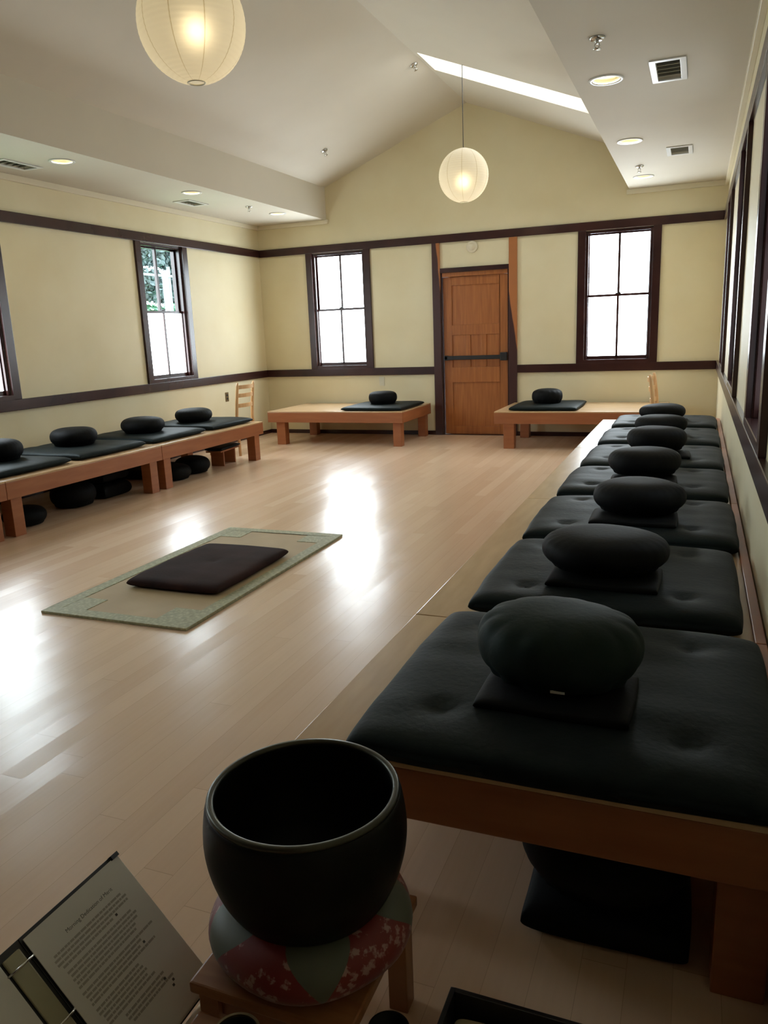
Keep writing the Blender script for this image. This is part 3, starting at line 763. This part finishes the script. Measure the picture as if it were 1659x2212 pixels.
def make_lantern(lab, x, y, z, R_, ztop, bulb_dx, bulb_dz):
    t = thing('paper_lantern', lab, 'lantern', (x, y, z), 0, 'round paper lanterns')
    K = 30; prof = []
    f0 = math.acos(0.16)
    for i in range(K * 4 + 1):
        f = -f0 + 2 * f0 * i / (K * 4)
        rip = 1 + 0.006 * abs(cos(pi * i / 4))
        prof.append((R_ * cos(f) * rip, R_ * 1.02 * sin(f) * rip))
    s_ = MB(); n_ = 64; vs = []; fs = []
    for (r, zz_) in prof:
        for k in range(n_):
            th = 2 * pi * k / n_; vs.append((r * cos(th), r * sin(th), zz_))
    for i in range(len(prof) - 1):
        for k in range(n_):
            fs.append((i * n_ + k, i * n_ + (k + 1) % n_, (i + 1) * n_ + (k + 1) % n_, (i + 1) * n_ + k))
    s_.add(vs, fs).build('paper_shade', 'lantern', t, smooth=True)
    zc = R_ * 1.02 * sin(f0); rc = R_ * 0.16
    for nm, zz_ in (('bottom_ring', -zc), ('top_ring', zc)):
        MB().tube([(rc * cos(2 * pi * k / 24), rc * sin(2 * pi * k / 24), zz_) for k in range(25)], 0.004, 8).build(nm, 'cream_plastic', t, smooth=True)
    MB().lathe([(0.03 * cos(-pi / 2 + pi * i / 10), 0.036 * sin(-pi / 2 + pi * i / 10)) for i in range(11)], 20, (bulb_dx, 0, bulb_dz)).build('bulb', 'bulb', t, smooth=True)
    MB().tube([(bulb_dx, 0, bulb_dz + 0.034), (bulb_dx * 0.6, 0, bulb_dz + 0.1)], 0.017, 12).build('socket', 'white_metal', t, smooth=True)
    MB().tube([(bulb_dx * 0.6, 0, bulb_dz + 0.1), (0, 0, zc), (0, 0, ztop - z)], 0.0035, 8).build('cord', 'black_metal', t, smooth=True)
XLN = 3.436
make_lantern('round white paper lantern hanging before the back gable', XLN, -1.95, 2.762, 0.236, zr(XLN), 0.0, -0.05)
make_lantern('large round paper lantern cut off by the top photo edge', XLN, -6.36, 2.70, 0.236, zr(XLN), 0.02, -0.03)

# wall fittings
o = thing('smoke_alarm', 'round cream disc on the wall above the door', 'alarm', (2.984, 0, 2.305))
def disc_y(prof):
    m_ = MB().lathe(prof, 36); m_.v = [(a, -c_, b_) for (a, b_, c_) in m_.v]; return m_
disc_y([(0.0, 0.0), (0.07, 0.0), (0.07, 0.018), (0.062, 0.026), (0.0, 0.03)]).build('housing', 'crown', o, smooth=True)
disc_y([(0.0, 0.027), (0.045, 0.026), (0.043, 0.031), (0.0, 0.033)]).build('grille', 'crown', o, smooth=True)
def outlet(lab, loc, rz, mat):
    t = thing('wall_outlet', lab, 'outlet', loc, rz)
    MB().box(-0.036, 0.036, -0.006, 0, -0.058, 0.058).build('plate', mat, t, bevel=0.002)
    for zz_ in (-0.022, 0.022): MB().box(-0.017, 0.017, -0.009, -0.005, zz_ - 0.014, zz_ + 0.014).build('socket', 'cream_plastic' if mat == 'cream_plastic' else 'black_metal', t, bevel=0.003)
outlet('brass outlet plate low on the left wall beside the corner chair', (0, -1.065, 0.60), pi / 2, 'brass')
outlet('cream outlet plate low on the back wall below the left window', (1.73, 0, 0.70), 0, 'cream_plastic')

# ------------------------------------------------------------------ chairs (local: faces +x)
def make_chair(lab, loc, rz):
    t = thing('wooden_chair', lab, 'chair', loc, rz, 'pale wooden chairs')
    sw_ = 0.17
    for sy in (-1, 1):
        MB().tube([(-0.20, sy * sw_, 0), (-0.19, sy * sw_, 0.44), (-0.205, sy * sw_, 0.61), (-0.23, sy * sw_, 0.80), (-0.238, sy * sw_, 0.835)], [0.016, 0.019, 0.019, 0.017, 0.012], 12).build('back_post', 'chair', t, smooth=True)
        MB().tube([(0.20, sy * sw_, 0), (0.19, sy * sw_, 0.38)], [0.015, 0.019], 12).build('leg', 'chair', t, smooth=True)
        MB().tube([(-0.195, sy * sw_, 0.2), (0.195, sy * sw_, 0.2)], 0.010, 8).build('stretcher', 'chair', t, smooth=True)
    MB().tube([(0.19, -sw_, 0.26), (0.19, sw_, 0.26)], 0.010, 8).build('stretcher', 'chair', t, smooth=True)
    for z_, xx in ((0.575, -0.20), (0.69, -0.214), (0.785, -0.229)):
        m_ = MB(); K = 8
        for k in range(K):
            ya, yb = -sw_ + 2 * sw_ * k / K, -sw_ + 2 * sw_ * (k + 1) / K
            c0 = -0.04 * (1 - (ya / sw_) ** 2); c1 = -0.04 * (1 - (yb / sw_) ** 2)
            m_.add([(xx + c0 - 0.007, ya, z_ - 0.022), (xx + c1 - 0.007, yb, z_ - 0.022), (xx + c1 - 0.007, yb, z_ + 0.022), (xx + c0 - 0.007, ya, z_ + 0.022),
                    (xx + c0 + 0.007, ya, z_ - 0.022), (xx + c1 + 0.007, yb, z_ - 0.022), (xx + c1 + 0.007, yb, z_ + 0.022), (xx + c0 + 0.007, ya, z_ + 0.022)],
                   [(0, 3, 2, 1), (4, 5, 6, 7), (0, 1, 5, 4), (3, 7, 6, 2)] + ([(0, 4, 7, 3)] if k == 0 else []) + ([(1, 2, 6, 5)] if k == K - 1 else []))
        m_.build('slat', 'chair', t)
    MB().box(-0.20, 0.215, -0.19, 0.19, 0.375, 0.40).build('seat', 'chair', t, bevel=0.008)
    return t
make_chair('pale wooden ladder-back chair in the left corner behind the end of the left platforms', (0.53, -1.83, 0), pi)
make_chair('pale wooden ladder-back chair seen edge-on behind the far end of the right row', (5.43, -1.52, 0), -0.06)

# ------------------------------------------------------------------ things stored under the platforms
def seiza(lab, x, y, rz):
    t = thing('kneeling_bench', lab, 'stool', (x, y, 0), rz)
    for sx in (-1, 1):
        MB().box(sx * 0.13 - 0.012, sx * 0.13 + 0.012, -0.075, 0.075, 0, 0.155).build('leg', 'bench', t, bevel=0.003)
    MB().box(-0.22, 0.22, -0.09, 0.09, 0.155, 0.172).build('seat', 'bench', t, bevel=0.004)
    pad_mesh(0.46, 0.2, 0.035, seed=5, px=6).build('seat_pad', 'fabric', t, smooth=True, loc=(0, 0, 0.172))
seiza('small kneeling bench with black padded seat under the left platform', 0.85, -2.53, pi / 2 + 0.1)
SG = 'cushions stored under the left platforms'
for (x, y, z, R_, H, lb) in [(0.86, -5.30, 0.0, 0.16, 0.14, 'black round cushion stored under the left platform nearest the leg at the photo edge'),
                             (0.74, -4.66, 0.0, 0.185, 0.20, 'plump black cushion stored under the middle of the whole left platform'),
                             (0.86, -3.43, 0.0, 0.17, 0.15, 'black round cushion stored under the far left platform beside its leg pair'),
                             (0.82, -3.06, 0.0, 0.18, 0.17, 'black round cushion stored under the far left platform beside the kneeling bench')]:
    make_zafu(lb, x, y, z, R_, H, int(-y * 10), SG)
for (x, y, sx, sy, h, z, lb) in [(0.66, -4.24, 0.42, 0.36, 0.13, 0.0, 'folded black mat stored flat under the whole left platform by its far leg'),
                                 (0.66, -4.24, 0.40, 0.34, 0.10, 0.143, 'folded black mat stacked on another under the whole left platform'),
                                 (0.40, -3.24, 0.40, 0.62, 0.10, 0.0, 'folded black mat stored behind the cushions under the far left platform')]:
    make_mat(lb, x - sx / 2, x + sx / 2, y - sy / 2, y + sy / 2, h, int(x * 90 + z * 100), SG, z, 'zafu', False, 'folded_mat', 'meditation mat')
make_mat('folded black mat on the floor under the near right platform', 5.285, 5.645, -8.165, -7.76, 0.072, 33, None, 0.0, 'zafu', False, 'folded_mat', 'meditation mat')
make_zafu('black round cushion stacked on a folded mat under the near right platform', 5.455, -7.975, 0.082, 0.2, 0.175, 34, None, ex=0.5)

# ------------------------------------------------------------------ foreground: bell, ring cushion, stand
SX0, SX1, SY0, SY1, SZ = 4.825, 5.133, -8.73, -8.40, 0.24
t = thing('bell_stand', 'low square wooden stand carrying the big bowl bell', 'stand', ((SX0 + SX1) / 2, (SY0 + SY1) / 2, 0))
hx, hy = (SX1 - SX0) / 2, (SY1 - SY0) / 2
MB().box(-hx, hx, -hy, hy, SZ - 0.022, SZ).build('top', 'stand', t, bevel=0.004)
for sx in (-1, 1):
    for sy in (-1, 1):
        MB().box(sx * (hx - 0.03) - 0.02, sx * (hx - 0.03) + 0.02, sy * (hy - 0.03) - 0.02, sy * (hy - 0.03) + 0.02, 0, SZ - 0.02).build('leg', 'stand', t, bevel=0.003)
for sy in (-1, 1): MB().box(-hx + 0.04, hx - 0.04, sy * (hy - 0.03) - 0.01, sy * (hy - 0.03) + 0.01, SZ - 0.07, SZ - 0.02).build('apron', 'stand', t, bevel=0.002)
BX, BY = 4.985, -8.562
rc = MB().lathe([(0.112 + 0.074 * (abs(cos(a)) ** 0.8) * (1 if cos(a) > 0 else -1), 0.052 + 0.052 * sin(a)) for a in [2 * pi * k / 28 for k in range(28)]], 72, fn=lambda th, r, z: 1 + 0.012 * cos(5 * th), closed=True)
rco = rc.build('ring_cushion', 'ring', None, smooth=True, loc=(BX, BY, SZ))
tag(rco, 'red flowered ring cushion with grey-green points under the bowl bell', 'cushion')
RB, HB = 0.17, 0.258
zb0 = SZ + 0.052
prof_o = [(0.0, 0.0), (0.06, 0.002), (0.10, 0.016), (0.135, 0.045), (0.160, 0.085), (0.175, 0.13), (0.181, 0.17), (0.180, 0.205), (0.175, 0.24), (0.1705, HB - 0.008)]
prof_i = [(0.158, HB - 0.006), (0.162, 0.22), (0.168, 0.17), (0.162, 0.13), (0.148, 0.088), (0.122, 0.055), (0.085, 0.028), (0.0, 0.016)]
def smooth_prof(pr, k=4):
    out = []
    for i in range(len(pr) - 1):
        p0 = pr[max(i - 1, 0)]; p1 = pr[i]; p2 = pr[i + 1]; p3 = pr[min(i + 2, len(pr) - 1)]
        for j_ in range(k):
            tt = j_ / k
            out.append(tuple(0.5 * (2 * p1[a] + (p2[a] - p0[a]) * tt + (2 * p0[a] - 5 * p1[a] + 4 * p2[a] - p3[a]) * tt ** 2 + (3 * p1[a] - p0[a] - 3 * p2[a] + p3[a]) * tt ** 3) for a in (0, 1)))
    out.append(pr[-1]); return [(max(0, a), b_) for a, b_ in out]
bell = thing('bowl_bell', 'large dark bronze bowl bell on the red ring cushion', 'bell', (BX, BY, zb0))
MB().lathe(smooth_prof(prof_o) + smooth_prof(prof_i), 96).build('bowl', 'bronze', bell, smooth=True)
MB().lathe([(0.1705, HB - 0.009), (0.1712, HB - 0.003), (0.168, HB + 0.001), (0.161, HB + 0.001), (0.1575, HB - 0.003), (0.158, HB - 0.009)], 96, closed=True).build('rim', 'bronze_rim', bell, smooth=True)

# binder on a slanted book rest
PA = Vector((4.598, -8.623, 0.364)); PB = Vector((4.788, -8.626, 0.158)); PC = Vector((4.600, -8.858, 0.369))
ex_ = (PA - PC).normalized()              # along the top edge of the page, towards its outer side
ey_ = (PB - PA); ey_ = -(ey_ - ex_ * ey_.dot(ex_)).normalized()   # up the page
ez_ = ex_.cross(ey_).normalized()
if ez_.z < 0: ez_ = -ez_
BM = Matrix((ex_, ey_, ez_)).transposed().to_4x4(); BM.translation = PC
PW, PH = (PA - PC).length, 0.298
SPW = 0.052
rest = thing('book_rest', 'slanted wooden book rest holding the open binder', 'stand', (0, 0, 0)); rest.matrix_world = BM
MB().box(-SPW - PW * 0.8, PW * 0.8, -PH - 0.004, -0.06, -0.03, -0.0135).build('board', 'stand', rest, bevel=0.003)
MB().box(-SPW - PW * 0.8, PW * 0.86, -PH - 0.034, -PH - 0.012, -0.03, 0.012).build('ledge', 'pale_wood', rest, bevel=0.003)
def to_local(p): return BM.inverted() @ Vector(p)
ft = MB()
for xx in (0.12, -0.2):
    top = BM @ Vector((xx, -0.09, -0.03)); low = BM @ Vector((xx, -PH + 0.02, -0.03))
    ft.tube([to_local(top), to_local((top.x - 0.05, top.y, 0.0))], 0.012, 8); ft.tube([to_local(low), to_local((low.x - 0.02, low.y, 0.0))], 0.012, 8)
ft.build('leg', 'stand', rest)
bd = thing('ring_binder', 'open black ring binder with printed page in a clear sleeve, lower left', 'binder', (0, 0, 0)); bd.matrix_world = BM
MB().box(0.0, PW + 0.004, -PH - 0.004, 0.006, -0.0125, -0.0085).build('cover', 'vinyl', bd, bevel=0.001)
MB().box(-SPW - PW, -SPW, -PH - 0.004, 0.006, -0.0125, -0.0085).build('cover', 'vinyl', bd, bevel=0.001)
MB().box(-SPW, 0.0, -PH - 0.004, 0.006, -0.0125, -0.0095).build('spine', 'vinyl', bd, bevel=0.001)
MB().box(-0.043, -0.009, -PH + 0.01, -0.006, -0.0095, -0.0035).build('ring_plate', 'plate', bd, bevel=0.003)
for yy in (-0.03, -0.14, -0.25):
    MB().tube([(-0.026 + 0.024 * cos(a), yy, -0.004 + 0.024 * sin(a)) for a in [pi * k / 12 for k in range(13)]], 0.002, 8).build('ring', 'chrome', bd, smooth=True)
MB().box(0.006, PW + 0.001, -PH, -0.002, -0.0085, -0.003).build('page_stack', 'paper', bd, bevel=0.0008)
pg = MB().box(0.002, PW - 0.018, -PH + 0.004, 0.0, -0.003, -0.0012).build('printed_page', 'paper', bd)
MB().box(-SPW - PW + 0.01, -SPW + 0.002, -PH + 0.002, -0.002, -0.0085, -0.0025).build('page_stack', 'paper', bd, bevel=0.0008)
MB().box(PW - 0.014, PW + 0.004, -0.002, 0.0065, -0.0125, -0.0005).build('cover_corner', 'vinyl', bd)
def text_mesh(body, size, x, y, z, mat, name, parent):
    cu = bpy.data.curves.new(name, 'FONT'); cu.body = body; cu.size = size; cu.align_x = 'LEFT'
    to = bpy.data.objects.new(name, cu); COL.objects.link(to)
    bpy.context.view_layer.update()
    me = bpy.data.meshes.new_from_object(to.evaluated_get(bpy.context.evaluated_depsgraph_get()))
    bpy.data.objects.remove(to)
    me.materials.clear(); me.materials.append(MT[mat])
    o_ = bpy.data.objects.new(name, me); COL.objects.link(o_); o_.parent = parent; o_.location = (x, y, z)
    return o_
text_mesh('Morning Dedication of Merit', 0.0100, 0.066, -0.043, -0.0010, 'dark_ink', 'title', pg)
# blurred body lines: word-length strokes
rt = random.Random(4)
body = MB(); yy = -0.069
def word_line(x0, x1, y, h=0.0042):
    x = x0
    while x < x1 - 0.003:
        w_ = min(rt.uniform(0.004, 0.015), x1 - x)
        body.box(x, x + w_, y, y + h, -0.0012, -0.0009); x += w_ + 0.0014
lines = [(0.024, 0.190), (0.020, 0.198), (0.020, 0.196), (0.026, 0.150), None, (0.026, 0.186), (0.028, 0.194), (0.026, 0.190), (0.028, 0.180), (0.026, 0.172), None, (0.024, 0.206), (0.026, 0.168), (0.028, 0.160), (0.026, 0.192), None, (0.026, 0.134), (0.026, 0.138), (0.030, 0.142), (0.030, 0.136), (0.030, 0.150), None, (0.060, 0.162), (0.060, 0.156), (0.066, 0.176)]
yy = -0.060
for ln in lines:
    if ln is None: yy -= 0.004; continue
    word_line(ln[0], ln[1], yy); yy -= 0.0078
body.build('body_text', 'ink', pg)
mk = MB()
for (x, y) in ((0.156, -0.083), (0.166, -0.154), (0.154, -0.227), (0.166, -0.240), (0.160, -0.247)): mk.box(x, x + 0.0045, y, y + 0.0045, -0.0012, -0.0008)
mk.build('text_marks', 'dark_ink', pg)

# low seat in front of the bell stand with small things at the bottom edge
t = thing('low_bench', 'low reddish wooden bench at the bottom edge in front of the bell stand', 'bench', (0, 0, 0))
MB().box(4.86, 5.075, -9.05, -8.752, 0.195, 0.215).build('top', 'stand', t, bevel=0.004)
for x in (4.89, 5.045):
    for y in (-9.02, -8.782): MB().box(x - 0.016, x + 0.016, y - 0.016, y + 0.016, 0, 0.197).build('leg', 'stand', t, bevel=0.003)
sb = thing('small_bell', 'small brass-rimmed bowl bell on the low bench, only its top showing', 'bell', (4.99, -8.832, 0.215))
MB().lathe([(0.0, 0.0), (0.022, 0.002), (0.034, 0.022), (0.039, 0.052), (0.037, 0.076), (0.034, 0.076), (0.035, 0.052), (0.03, 0.022), (0.0, 0.008)], 40).build('bowl', 'bronze', sb, smooth=True)
MB().lathe([(0.0335, 0.075), (0.0378, 0.075), (0.0378, 0.079), (0.0335, 0.079)], 40, closed=True).build('rim', 'brass', sb)
cb = MB().lathe([(0.0, 0.0), (0.026, 0.0), (0.030, 0.012), (0.034, 0.08), (0.0355, 0.2), (0.0315, 0.2), (0.030, 0.08), (0.024, 0.02), (0.0, 0.014)], 40).build('tall_cup', 'bronze', None, smooth=True, loc=(5.173, -8.665, 0.0))
tag(cb, 'tall black cup on the floor at the bottom edge beside the bell stand', 'cup')
# tray
tx0, tx1, ty0, ty1, tz = 5.215, 5.66, -8.80, -8.452, 0.10
t = thing('lacquer_box', 'shallow dark lacquer box on the floor at the bottom edge', 'box', ((tx0 + tx1) / 2, (ty0 + ty1) / 2, 0))
ax, ay = (tx1 - tx0) / 2, (ty1 - ty0) / 2
bxm = MB().box(-ax, ax, -ay, ay, 0, 0.012)
bxm.box(-ax, -ax + 0.01, -ay, ay, 0.012, tz); bxm.box(ax - 0.01, ax, -ay, ay, 0.012, tz); bxm.box(-ax + 0.01, ax - 0.01, -ay, -ay + 0.01, 0.012, tz); bxm.box(-ax + 0.01, ax - 0.01, ay - 0.01, ay, 0.012, tz)
bxm.build('box_body', 'vinyl', t, bevel=0.002)
fc = pad_mesh(0.185, 0.30, 0.07, seed=3, px=8).build('folded_cloth', 'cream_cloth', None, smooth=True, loc=(tx0 + 0.108, (ty0 + ty1) / 2, 0.0125))
tag(fc, 'folded cream cloth lying in the lacquer box', 'cloth')
rb_ = MB().box(-0.10, 0.10, -0.15, 0.15, 0, 0.072).build('book', 'darkred', None, bevel=0.004, loc=(tx0 + 0.31, (ty0 + ty1) / 2, 0.0125))
tag(rb_, 'dark red book standing beside the cream cloth in the lacquer box', 'book')

# ------------------------------------------------------------------ outdoors seen through the clear upper panes
struct(MB().box(-30, -WT - 0.02, -20, 25, -0.3, -0.15).build('ground', 'soil'))
rr = random.Random(11)
def leaf_cloud(blobs, n_, size, zmin=-9):
    m_ = MB()
    for k in range(n_):
        c_, r = rr.choice(blobs)
        v = Vector((rr.gauss(0, 1), rr.gauss(0, 1), rr.gauss(0, 1))).normalized() * r * (rr.random() ** 0.4)
        p_ = Vector(c_) + v
        if p_.z < zmin: continue
        a = Vector((rr.gauss(0, 1), rr.gauss(0, 1), rr.gauss(0, 1))).normalized(); b_ = a.orthogonal().normalized()
        s_ = size * rr.uniform(0.6, 1.4)
        m_.add([p_ - a * s_, p_ + b_ * s_ * 0.45, p_ + a * s_, p_ - b_ * s_ * 0.45], [(0, 1, 2, 3)])
    return m_
t = thing('garden_tree', 'dark leafy tree outside the left window with sky in its gaps', 'tree', (-6.6, 6.35, -0.15))
MB().tube([(0, -1.2, 0), (0.1, -1.1, 1.4), (0.0, -0.9, 3.0), (0.1, -0.6, 4.4)], [0.2, 0.16, 0.1, 0.04], 12).build('trunk', 'bark', t, smooth=True)
blobs = [((0.0, -0.9, 2.6), 0.85), ((0.0, -0.7, 3.4), 0.7), ((0.1, -0.35, 2.75), 0.42), ((0.1, -0.2, 3.55), 0.32), ((0.1, 0.55, 3.42), 0.36), ((0.1, 0.55, 2.95), 0.16), ((0.1, 0.35, 2.45), 0.40), ((0.1, 0.85, 2.5), 0.34), ((0.1, 0.95, 2.95), 0.3), ((0.1, 0.62, 2.62), 0.26), ((0.1, 0.05, 2.6), 0.26), ((0.1, 0.72, 3.1), 0.2), ((0, 0.2, 4.15), 0.5), ((0, 1.2, 3.9), 0.5), ((0.2, 1.5, 2.9), 0.5), ((0, -0.2, 4.9), 0.7), ((0, -1.9, 2.6), 0.9), ((0, 2.2, 3.3), 0.7)]
leaf_cloud(blobs, 14000, 0.07, 2.42).build('foliage', 'leaf', t)
t = tag(leaf_cloud([((-8.3, y_, z_), 0.5) for y_ in [4.5 + 0.45 * k for k in range(14)] for z_ in (0.3, 0.95, 1.6, 1.95)], 9000, 0.08).build('hedge', 'leaf_light'), 'bright green hedge outside the left window behind the post', 'hedge')
t = thing('garden_post', 'white post with a crossbar outside the left window', 'post', (-5.0, 4.75, -0.15))
MB().box(-0.03, 0.03, -0.025, 0.025, 0, 3.02).build('post', 'white_post', t, bevel=0.005)
MB().box(0.03, 0.05, -1.6, 1.0, 2.80, 2.85).build('crossbar', 'white_post', t, bevel=0.003)
